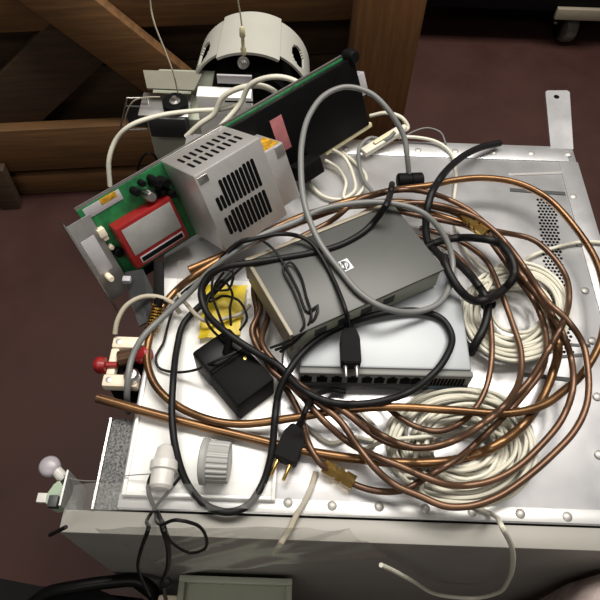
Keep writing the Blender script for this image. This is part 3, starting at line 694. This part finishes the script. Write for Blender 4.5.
# ------------------------------------------------------------------ black power cords
def plug(parent, u0, v0, u1, v1, h, w, th, pr, lp, mm='black'):
    """moulded two-pin plug; pins at the (u1,v1) end"""
    p, q = at(u0, v0, h), at(u1, v1, h); d = (q - p); L = d.length; d.normalize(); s_ = V((-d.y, d.x, 0)).normalized(); n_ = d.cross(s_)
    fm = frame(p, d, s_, n_); b = bmesh.new()
    prism(b, [(0, -w * .32), (L * .28, -w * .5), (L * .96, -w * .5), (L, -w * .42), (L, w * .42), (L * .96, w * .5), (L * .28, w * .5), (0, w * .32)], -th / 2, th / 2, fm)
    bmesh.ops.bevel(b, geom=b.edges[:], offset=.0012, segments=2, affect='EDGES')
    o = mesh('plug', b, mm, parent)
    for sg in (-1, 1):
        b = bmesh.new(); lathe(b, fm @ V((L - .001, sg * w * .27, 0)), d, [(0, pr * 1.5), (.003, pr * 1.5), (.0031, pr), (lp * .9, pr), (lp, pr * .5)], 12); mesh('pin', b, 'brass' if lp > .014 else 'brushed', o)
    b = bmesh.new(); lathe(b, fm @ V((.001, 0, 0)), -d, [(0, .0055), (.006, .005), (.014, .0042)], 12); mesh('strain_relief', b, mm, o)
    return o
pw = thing('power_cable', 'black mains cable looping round the ribbed cap and over the silver switch', 'cable', at(280, 380, .0))
bpath = [(392, 184, .05), (390, 195, .065), (383, 210, .086), (366, 230, .082), (345, 243, .081), (325, 250, .081), (283, 258, .081), (250, 263, .083), (225, 267, .08), (208, 276, .07), (201, 292, .06), (207, 313, .056), (227, 333, .062), (257, 353, .055), (280, 367, .04), (300, 388, .035), (330, 402, .035), (370, 403, .035), (407, 393, .04), (430, 377, .05), (446, 357, .05), (452, 337, .0455), (443, 320, .045), (425, 312, .046), (390, 312, .05), (347, 324, .049), (313, 343, .049), (292, 366, .047), (279, 392, .03), (275, 417, .026), (272, 450, .014), (263, 483, .010), (248, 505, .010), (230, 512, .010), (207, 506, .010), (187, 483, .011), (176, 450, .024), (172, 417, .03), (173, 383, .032), (177, 348, .02), (184, 323, .016), (203, 303, .022), (226, 280, .03), (245, 262, .03)]
mesh('cord', tube(bmesh.new(), path(bpath), .0040, 12, lay=True), 'rubber', pw)
pl1 = thing('power_plug', 'black two-pin plug lying prongs down across the front edge of the silver switch', 'plug', at(349, 350, .05))
plug(pl1, 349, 331, 351, 366, .0535, .022, .017, .0016, .014)
mesh('cord', tube(bmesh.new(), path([(349, 332, .054), (348, 323, .064), (346, 312, .086), (342, 300, .087), (334, 281, .084), (322, 258, .084), (311, 243, .087), (298, 236, .09), (280, 234, .09), (258, 238, .09), (240, 243, .085), (228, 252, .08)]), .0026, 10, lay=True), 'rubber', pl1)
pl2 = thing('power_plug', 'black two-pin plug with brass pins lying on the bare metal left of the brass fitting', 'plug', at(290, 447, .0))
plug(pl2, 299, 428, 284, 462, .014, .026, .018, .002, .02)
mesh('cord', tube(bmesh.new(), path([(300, 427, .014), (305, 412, .012), (312, 398, .010), (330, 390, .010), (346, 392, .01)]), .0030, 10, lay=True), 'rubber', pl2)
tb = thing('black_cable', 'thick black cable from the back edge looping beside the dark switch and tied below', 'cable', at(440, 240))
tp = [(500, 143, .012), (482, 147, .02), (465, 155, .03), (450, 167, .04), (438, 182, .055), (430, 198, .06), (426, 220, .05), (428, 243, .035), (438, 254, .03), (457, 263, .03), (475, 281, .03), (487, 302, .034), (485, 325, .034), (476, 343, .02), (471, 353, .012)]
mesh('cord', tube(bmesh.new(), path(tp), .0050, 12, lay=True), 'rubber', tb)
mesh('cord_loop', tube(bmesh.new(), path([(425, 248, .03), (433, 244), (450, 239), (475, 238, .045), (498, 243), (511, 258), (514, 275), (503, 290), (489, 299, .040), (472, 300, .046), (460, 290, .047), (450, 275, .052), (444, 261, .058), (436, 252, .05), (430, 246, .04)]), .0050, 12, lay=True), 'rubber', tb)
b = bmesh.new(); lathe(b, at(483, 303, .036), at(494, 297, .036) - at(483, 303, .036), [(0, .010), (.002, .012), (.009, .012), (.011, .010)], 18); mesh('cable_tie', b, 'black', tb)

# ------------------------------------------------------------------ black adapter with thin leads
ad = thing('power_adapter', 'black box power adapter with thin tangled leads lying on the white lid', 'adapter', at(235, 375, LH))
AH = LH + .042
a0, a1, a2, a3 = at(191, 352, AH), at(229, 326, AH), at(268, 388, AH), at(226, 414, AH)
ax = (a1 - a0).normalized(); aw = (a1 - a0).length; ay = V((ax.y, -ax.x, 0)); al = (a3 - a0).dot(ay)
AM = frame(V((a0.x, a0.y, T)), ax, ay, V((0, 0, 1)))
# shell in two halves with a step between them
mesh('case_base', bx(0.001, aw - .001, al * .36, al, LH + .0005, AH - .002, AM, .003), 'black', ad)
mesh('case_head', bx(0, aw, 0, al * .40, LH + .0005, AH, AM, .004), 'blackgloss', ad)
b = bmesh.new(); cyl(b, AM @ V((aw * .80, al * .52, AH - .002)), AM @ V((aw * .80, al * .52, AH - .0012)), .0022, n=14); mesh('case_screw', b, 'brass', ad)
mesh('case_ridge', bx(aw * .05, aw * .95, al * .40, al * .44, AH - .004, AH - .0005, AM, .0008), 'black', ad)
b = bmesh.new(); lathe(b, at(227, 353, AH), at(229, 341, AH + .012) - at(227, 353, AH), [(0, .0055), (.004, .005), (.02, .0035)], 12); mesh('strain_relief', b, 'black', ad)
tl = [
 [(229, 343, AH + .01), (225, 330, .06), (218, 312, .05), (212, 292, .04), (214, 272, .045), (226, 252, .085), (242, 240, .095), (258, 239, .093), (272, 248, .088), (284, 264, .084), (297, 288, .083), (308, 312, .083), (318, 305, .084), (315, 318, .082), (302, 335, .07), (288, 345, .06), (275, 350, .055)],
 [(236, 352, .055), (218, 360, .055), (195, 370, .03), (172, 372, .012), (158, 367, .01), (156, 356, .01), (163, 344, .01), (168, 325, .012), (174, 307, .016), (181, 294, .02), (200, 280, .03), (222, 262, .04)],
 [(231, 325, .05), (230, 308, .04), (232, 292, .03), (222, 280, .035), (208, 300, .03), (206, 318, .03), (214, 332, .045), (230, 345, .055)],
 [(240, 330, .045), (247, 318, .035), (238, 300, .03), (222, 296, .03), (210, 302, .026), (204, 290, .03), (222, 270, .05), (233, 272, .05), (228, 290, .04), (214, 288, .04), (224, 272, .05)],
 [(270, 348, .06), (290, 340, .07), (304, 326, .083), (300, 308, .084), (292, 288, .084), (283, 268, .084), (290, 262, .085), (300, 275, .084), (306, 296, .084), (311, 318, .083), (299, 338, .07), (280, 352, .055)],
]
for t_ in tl: mesh('lead', tube(bmesh.new(), path(t_), .0016, 8), 'rubber', ad)

# yellow wrapping under the adapter and a few white leads over it
g = []
pq = [at(198, 342, LH + .002), at(240, 335, LH + .002), at(247, 288, LH + .002), at(207, 286, LH + .002)]
rn = random.Random(5)
for i in range(9):
    row = []
    for j in range(9):
        s_, t_ = j / 8, i / 8
        p = pq[0].lerp(pq[1], s_).lerp(pq[3].lerp(pq[2], s_), t_); row.append(p + V((rn.uniform(-.001, .001), rn.uniform(-.001, .001), .002 + rn.uniform(0, .006))))
    g.append(row)
tag(mesh('yellow_wrapper', sheet(bmesh.new(), g, .0012), 'yellow'), 'crumpled yellow wrapper sticking out from behind the black adapter', 'wrapper')
tag(cable('thin_white_lead', [(178, 294, .015), (188, 306, .012), (200, 318, .014), (212, 322, .02), (226, 318, .02), (240, 314, .02), (250, 305, .02)], .0026, 'cablebeige'), 'beige lead lying over the yellow wrapper', 'cable')

# ------------------------------------------------------------------ grey ribbed cap on the lid
kc0, kc1 = at(201, 461, LH + .0245), at(231, 463, LH + .0245)
kd = (kc1 - kc0).normalized(); kd.z = 0; kl = (kc1 - kc0).length
cap = thing('ribbed_cap', 'grey ribbed plastic cap standing on its side on the white lid', 'cap', V((kc0.x, kc0.y, T + LH)))
mesh('skirt', lathe(bmesh.new(), V((kc0.x, kc0.y, T + LH + .0245)) + kd * .006, kd, [(0, .022), (kl * .55, .0217), (kl * .75, .021), (kl * .78, .018), (kl * .76, .016)], 96, 1, -.045), 'knob', cap, angle=15)
mesh('flange', lathe(bmesh.new(), V((kc0.x, kc0.y, T + LH + .0245)), kd, [(0, .021), (.0012, .0238), (.006, .0242), (.008, .0225)], 64), 'knob', cap)

# ------------------------------------------------------------------ milky plug with thin black cord, near left of the lid
wp = at(165, 480, LH)
b = bmesh.new(); lathe(b, V((wp.x, wp.y - .014, T + LH + .0150)), V((.0, 1, .02)), [(0, .009), (.003, .0118), (.018, .0122), (.0195, .0145), (.028, .0145), (.031, .0115), (.043, .0095), (.046, .006)], 24)
mp = mesh('milky_bottle_cap', b, 'milky'); tag(mp, 'rounded milky plastic stopper lying on the white lid beside the thin black cord', 'stopper')
tc = thing('thin_black_cord', 'thin black twin cord hanging over the cabinet front near its left end', 'cord', at(157, 505, .006))
y_ = .104
c1 = [at(180, 477, .020), at(170, 490, .014), at(157, 505, .009), at(150, 515, .012), aty(148, 530, y_), aty(141, 550, y_), aty(138, 567, y_), aty(143, 582, y_), aty(150, 596, y_)]
c2 = [at(158, 467, .030), at(152, 475, .02), at(148, 487, .013), at(151, 500, .01), at(158, 514, .011), aty(163, 527, y_ - .003), aty(168, 545, y_ - .003), aty(168, 567, y_ - .003), aty(163, 583, y_ - .003), aty(166, 600, y_ - .003)]
c3 = [at(155, 514, .012), aty(163, 524, y_ - .006), aty(177, 520, y_ - .008), aty(195, 524, y_ - .008), aty(206, 537, y_ - .008), aty(203, 550, y_ - .008), aty(190, 553, y_ - .008), aty(175, 545, y_ - .006), aty(164, 530, y_ - .006)]
for c_, r in ((c1, .0017), (c2, .0024), (c3, .0012)): mesh('strand', tube(bmesh.new(), c_, r, 8), 'rubber', tc)
b = bmesh.new(); k_ = aty(165, 582, y_ - .003); lathe(b, k_ + V((-.005, 0, -.004)), V((1, 0, .3)), [(0, .003), (.003, .006), (.008, .006), (.011, .003)], 12); mesh('knot', b, 'rubber', tc)

# ------------------------------------------------------------------ clear plastic film over the near left edge
def film(name, quad, h_amp, mm, label, ny=26, nx=40, seed=2, drape=None):
    rn = random.Random(seed); ph = [(rn.uniform(20, 70), rn.uniform(20, 70), rn.uniform(0, 6.3), rn.uniform(.3, 1)) for _ in range(7)]
    g = []
    for i in range(ny):
        row = []
        for j in range(nx):
            s_, t_ = j / (nx - 1), i / (ny - 1)
            p = quad[0].lerp(quad[1], s_).lerp(quad[3].lerp(quad[2], s_), t_)
            w = sum(a_ * math.sin(p.x * fx + p.y * fy + p0_) for fx, fy, p0_, a_ in ph) / 3.0
            w2 = sum(a_ * math.sin(p.x * fx * 2.3 - p.z * fy * 2.1 + p0_) for fx, fy, p0_, a_ in ph) / 4.0
            row.append(p + V((0, -abs(w2) * h_amp * .6 if drape else 0, abs(w) * h_amp + (abs(w2) * h_amp * .5))))
        g.append(row)
    o = mesh(name, sheet(bmesh.new(), g, .0003), mm); tag(o, label, 'plastic film'); return o
fa = [at(75, 486, .014), at(345, 485, .006), at(352, 513, .004), at(66, 512, .012)]
film('plastic_film', fa, .011, 'film', 'clear crumpled plastic film lying along the near left edge of the cabinet top', seed=4)
yb = .116
fb = [aty(96, 527, .130), aty(345, 527, .130), aty(388, 556, yb), aty(175, 572, yb)]
film('plastic_bag', fb, .010, 'filmdull', 'clear plastic bag hanging down the cabinet front above the pale box', seed=9, drape=True)
tag(mesh('white_lead', tube(bmesh.new(), [at(316, 472, .004), at(311, 488, .004), at(305, 501, .005), at(297, 514, .006), at(291, 527, .003), aty(281, 543, .126), aty(275, 554, .124)], .0030, 8), 'cablebeige'), 'white lead slipping over the front edge inside the clear film, left of the brass fitting', 'cable')

# ------------------------------------------------------------------ valve block on the left side of the cabinet
vb_ = at(124, 360, .0)
vt = thing('valve_block', 'cream valve block with red knobs fixed at the left side of the cabinet', 'valve', (X0 - .03, vb_.y, T - .03))
vx0, vx1 = at(105, 360, .012).x, at(146, 360, .012).x
vy0, vy1 = at(120, 385, .012).y, at(120, 334, .012).y
mesh('base', bx(vx0 + .004, X0 - .0005, vy0 + .004, vy1 - .004, T - .05, T - .006, bev=.003), 'black', vt)
z0, z1 = T - .006, T + .004
mesh('top_plate', bx(vx0 + .004, vx1 - .004, vy0 + .010, vy1 - .002, z0, z1, bev=.003) if False else bx(vx0 + .002, X0 - .001, vy1 - .016, vy1, z0, z1 + .004, bev=.003), 'cream', vt)
mesh('top_plate', bx(vx0, X0 - .001, vy0, vy0 + .016, z0, z1 + .004, bev=.003), 'cream', vt)
mesh('side_plate', bx(vx0 + .002, vx0 + .012, vy0 + .016, vy1 - .016, z0, z1 + .002, bev=.002), 'cream', vt)
b = bmesh.new(); ym = (vy0 + vy1) / 2
cyl(b, V((vx0 + .014, ym + .004, z1)), V((X0 + .008, ym + .012, z1 + .006)), .0095, n=20); mesh('pipe_stub', b, 'coppercoil', vt)
b = bmesh.new(); lathe(b, V((vx0 + .014, ym - .006, z1 + .004)), V((-1, -.05, 0)), [(0, .004), (.012, .004), (.013, .009), (.02, .010), (.022, .010), (.026, .007)], 16, 1, -.1); mesh('red_knob', b, 'red', vt)
b = bmesh.new(); lathe(b, V((X0 - .008, ym + .002, z1 + .008)), V((1, .25, .3)), [(0, .005), (.004, .009), (.016, .010), (.02, .007)], 16); mesh('red_knob', b, 'red', vt)
for q in ((vx0 + .01, vy1 - .008), (vx0 + .008, vy0 + .008)):
    b = bmesh.new(); lathe(b, V((q[0], q[1], z1 + .0035)), V((0, 0, 1)), [(0, .0038), (.0012, .0036), (.0016, .002)], 12); mesh('screw', b, 'brushed', vt)
b = bmesh.new(); lathe(b, V((X0 - .008, vy0 + .012, z1 + .004)), V((0, 0, 1)), [(0, .009), (.006, .009), (.009, .006)], 16); mesh('steel_nut', b, 'steel', vt)
tag(cable('beige_tube', [(115, 334, .012), (117, 322, .02), (126, 306, .028), (142, 297, .03), (158, 297, .026), (172, 303, .02), (180, 313, .012)], .0030, 'cablebeige'), 'beige tube arching from the cream valve block onto the white lid', 'tube')
# brass spring in a black sleeve, hanging beside the card
s0, s1 = at(151, 331, .012), at(158, 305, .030)
b = bmesh.new(); d = s1 - s0; a_ = d.normalized().orthogonal().normalized(); b2 = d.normalized().cross(a_)
tube(b, [s0 + d * (i / 90) + (a_ * math.cos(i * .62) + b2 * math.sin(i * .62)) * .0072 for i in range(91)], .0012, 6, raw=True)
spr = mesh('brass_spring', b, 'brass'); tag(spr, 'small brass coil spring beside the cream valve block under the pipes', 'spring')
mesh('spring_core', cyl(bmesh.new(), s0, s1 + (s1 - s0) * .25, .0052, n=14), 'black', spr)
# grey translucent bracket plate hanging from the card's near corner
b = bmesh.new(); u_ = [at(125, 272, .02), at(143, 269, .035), at(153, 290, .03), at(150, 320, .016), at(139, 326, .012), at(130, 300, .01)]
top = [b.verts.new(p) for p in u_]; lo = [b.verts.new(p - V((0, 0, .003))) for p in u_]
b.faces.new(top); b.faces.new(lo[::-1])
for i in range(6): b.faces.new((top[i], lo[i], lo[(i + 1) % 6], top[(i + 1) % 6]))
pb_ = mesh('bracket', b, 'charcoal', smooth=False); tag(pb_, 'dark bent bracket plate hanging below the green board', 'bracket')
mesh('bracket_clip', box(bmesh.new(), at(127, 280, .026), (.010, .008, .008), None, .001), 'palelabel', pb_)
mesh('black_stay', bx(-.006, .006, -.045, .03, -.004, .004, M.Translation(at(159, 285, .022)) @ M.Rotation(.1, 4, 'Z') @ M.Rotation(.3, 4, 'X'), .001), 'black', pb_)
film('plastic_film', [at(176, 300, .004), at(204, 285, .006), at(222, 258, .03), at(178, 262, .034)], .008, 'filmdull', 'loose clear film below the steel power supply corner', 14, 14, 21)

# ------------------------------------------------------------------ small parts at the near left tip
tipz = T - .005
cn = thing('green_connector', 'pale green plastic connector clipped beside the upright end plate', 'connector', V((-.252, Y0 + .02, T - .02)))
q = [at(60, 481, .0), at(66, 490, .0), at(63, 507, -.006), at(56, 511, -.01), at(47, 506, -.01), at(48, 495, -.006), at(55, 486, .0)]
b = bmesh.new(); top = [b.verts.new(p + V((0, 0, .006))) for p in q]; lo = [b.verts.new(p - V((0, 0, .012))) for p in q]
b.faces.new(top); b.faces.new(lo[::-1])
for i in range(7): b.faces.new((top[i], lo[i], lo[(i + 1) % 7], top[(i + 1) % 7]))
bmesh.ops.bevel(b, geom=b.edges[:], offset=.0015, segments=2, affect='EDGES')
mesh('shell', b, 'mint', cn)
p = at(54, 502, .002); mesh('socket', box(bmesh.new(), p, (.010, .012, .010), None, .001), 'charcoal', cn)
p = at(44, 498, -.006); mesh('clear_tab', box(bmesh.new(), p, (.014, .010, .004), None, .001), 'milky', cn)
cc = at(49, 466, .004); b = bmesh.new(); ce = at(58, 473, .002)
lathe(b, cc + V((0, 0, -.008)), V((.10, -.05, 1)), [(0, .0075), (.003, .0108), (.009, .0112), (.012, .009), (.0135, .004)], 24)
tip = mesh('milky_round_cap', b, 'milky2'); tag(tip, 'small round milky cap jutting over the floor at the near left corner', 'cap')
b = bmesh.new(); lathe(b, cc + V((.008, -.004, -.003)), ce + V((.004, -.003, 0)) - cc - V((.008, -.004, 0)), [(0, .006), (.008, .006), (.012, .004)], 14); mesh('stem', b, 'milky', tip)
b = bmesh.new(); tube(b, [at(60, 473, .002), at(72, 479, .004), at(90, 481, .008), at(108, 480, .012), at(125, 476, .012), at(150, 474, .02)], .0006, 6); mesh('film_string', b, 'cablegrey', tip)
b = bmesh.new(); tube(b, [aty(66, 527, Y0 - .029), aty(58, 531, Y0 - .029), aty(50, 535, Y0 - .029)], .002, 8); tag(mesh('black_pin', b, 'rubber'), 'short black pin sticking out under the near left corner of the cabinet', 'pin')

# ------------------------------------------------------------------ things at the foot of the picture
bt = .36
pA, pB = atz(190, 580, bt), atz(291, 577, bt)
bxx = thing('storage_box', 'pale greenish grey plastic box standing on the floor against the cabinet front', 'box', ((pA.x + pB.x) / 2, .08, 0))
yb1 = Y0 - .030
mesh('body', bx(pA.x - .012, pB.x, yb1 - .13, yb1, 0, bt - .012, bev=.004), 'pgrey', bxx)
b = bmesh.new()
for x0_, x1_, y0_, y1_ in ((pA.x - .014, pB.x + .002, yb1 - .008, yb1), (pA.x - .014, pA.x - .006, yb1 - .13, yb1 - .008), (pB.x - .006, pB.x + .002, yb1 - .13, yb1 - .008), (pA.x - .006, pB.x - .006, yb1 - .13, yb1 - .122)):
    bx(x0_, x1_, y0_, y1_, bt - .012, bt, bev=.001, bm=b)
mesh('rim', b, 'pgrey', bxx)
mesh('side_lug', bx(pA.x - .040, pA.x - .014, yb1 - .06, yb1 - .022, bt - .06, bt - .01, bev=.004), 'cream', bxx)
bag = thing('black_bag', 'black bag with a thick glossy handle on the floor at the lower left', 'bag', (-.36, .05, 0))
b = bmesh.new()
pl0 = [(atz(-60, 574, .30).x, .130), (atz(0, 577, .30).x, .130), (atz(40, 588, .30).x, .122), (atz(95, 598, .30).x, .108), (atz(150, 592, .30).x, .114), (atz(150, 592, .30).x, -.10), (atz(-60, 600, .3).x, -.10)]
prism(b, pl0, 0, .30); bmesh.ops.bevel(b, geom=b.edges[:], offset=.012, segments=3, affect='EDGES')
mesh('body', b, 'black', bag)
b = bmesh.new(); tube(b, [atz(u, v, z) for u, v, z in ((30, 606, .30), (48, 593, .318), (75, 587, .325), (110, 582, .325), (138, 581, .325), (152, 590, .318), (156, 604, .30))], .0085, 14)
mesh('handle', b, 'blackgloss', bag)
pr_ = atz(578, 580, .43)
b = bmesh.new(); lathe(b, V((pr_.x + .022, .083, 0)), V((0, 0, 1)), [(0, .048), (.1, .052), (.25, .050), (.40, .053), (.475, .051), (.50, .043), (.515, .028), (.52, .01)], 32)
for v in b.verts: v.co.x += .003 * math.sin(v.co.z * 60 + v.co.y * 90)
cb = mesh('cloth_bundle', b, 'cloth'); tag(cb, 'pinkish white wrapped bundle standing at the lower right corner', 'bundle')

# ------------------------------------------------------------------ light: one ceiling luminaire of the room, plus a weak grey room glow
def area(name, loc, sx_, sy_, e, col, rot=(0, 0, 0)):
    l = bpy.data.lights.new(name, 'AREA'); l.shape = 'RECTANGLE'; l.size = sx_; l.size_y = sy_; l.energy = e; l.color = col
    o = bpy.data.objects.new(name, l); COL.objects.link(o); o.location = loc; o.rotation_euler = rot; return o
area('ceiling_lamp', (0.40, 1.05, 2.75), 2.2, 0.8, 96, (1.0, 0.95, 0.87))
area('ceiling_lamp', (-0.5, -1.1, 2.75), 1.3, 0.4, 15, (1.0, 0.93, 0.84))
w = bpy.data.worlds.new('room'); SC.world = w; w.use_nodes = True
w.node_tree.nodes['Background'].inputs[0].default_value = (0.20, 0.19, 0.18, 1)
w.node_tree.nodes['Background'].inputs[1].default_value = 0.85

# ------------------------------------------------------------------ camera
cd = bpy.data.cameras.new('camera'); cd.sensor_width = 36; cd.lens = FOC / 600 * 36; cd.clip_start = .01
co = bpy.data.objects.new('camera', cd); COL.objects.link(co)
co.matrix_world = frame(CAM, CRt, CU, -CF)
SC.camera = co
SC.view_settings.view_transform = 'Standard'; SC.view_settings.look = 'None'; SC.view_settings.exposure = 0; SC.view_settings.gamma = 1
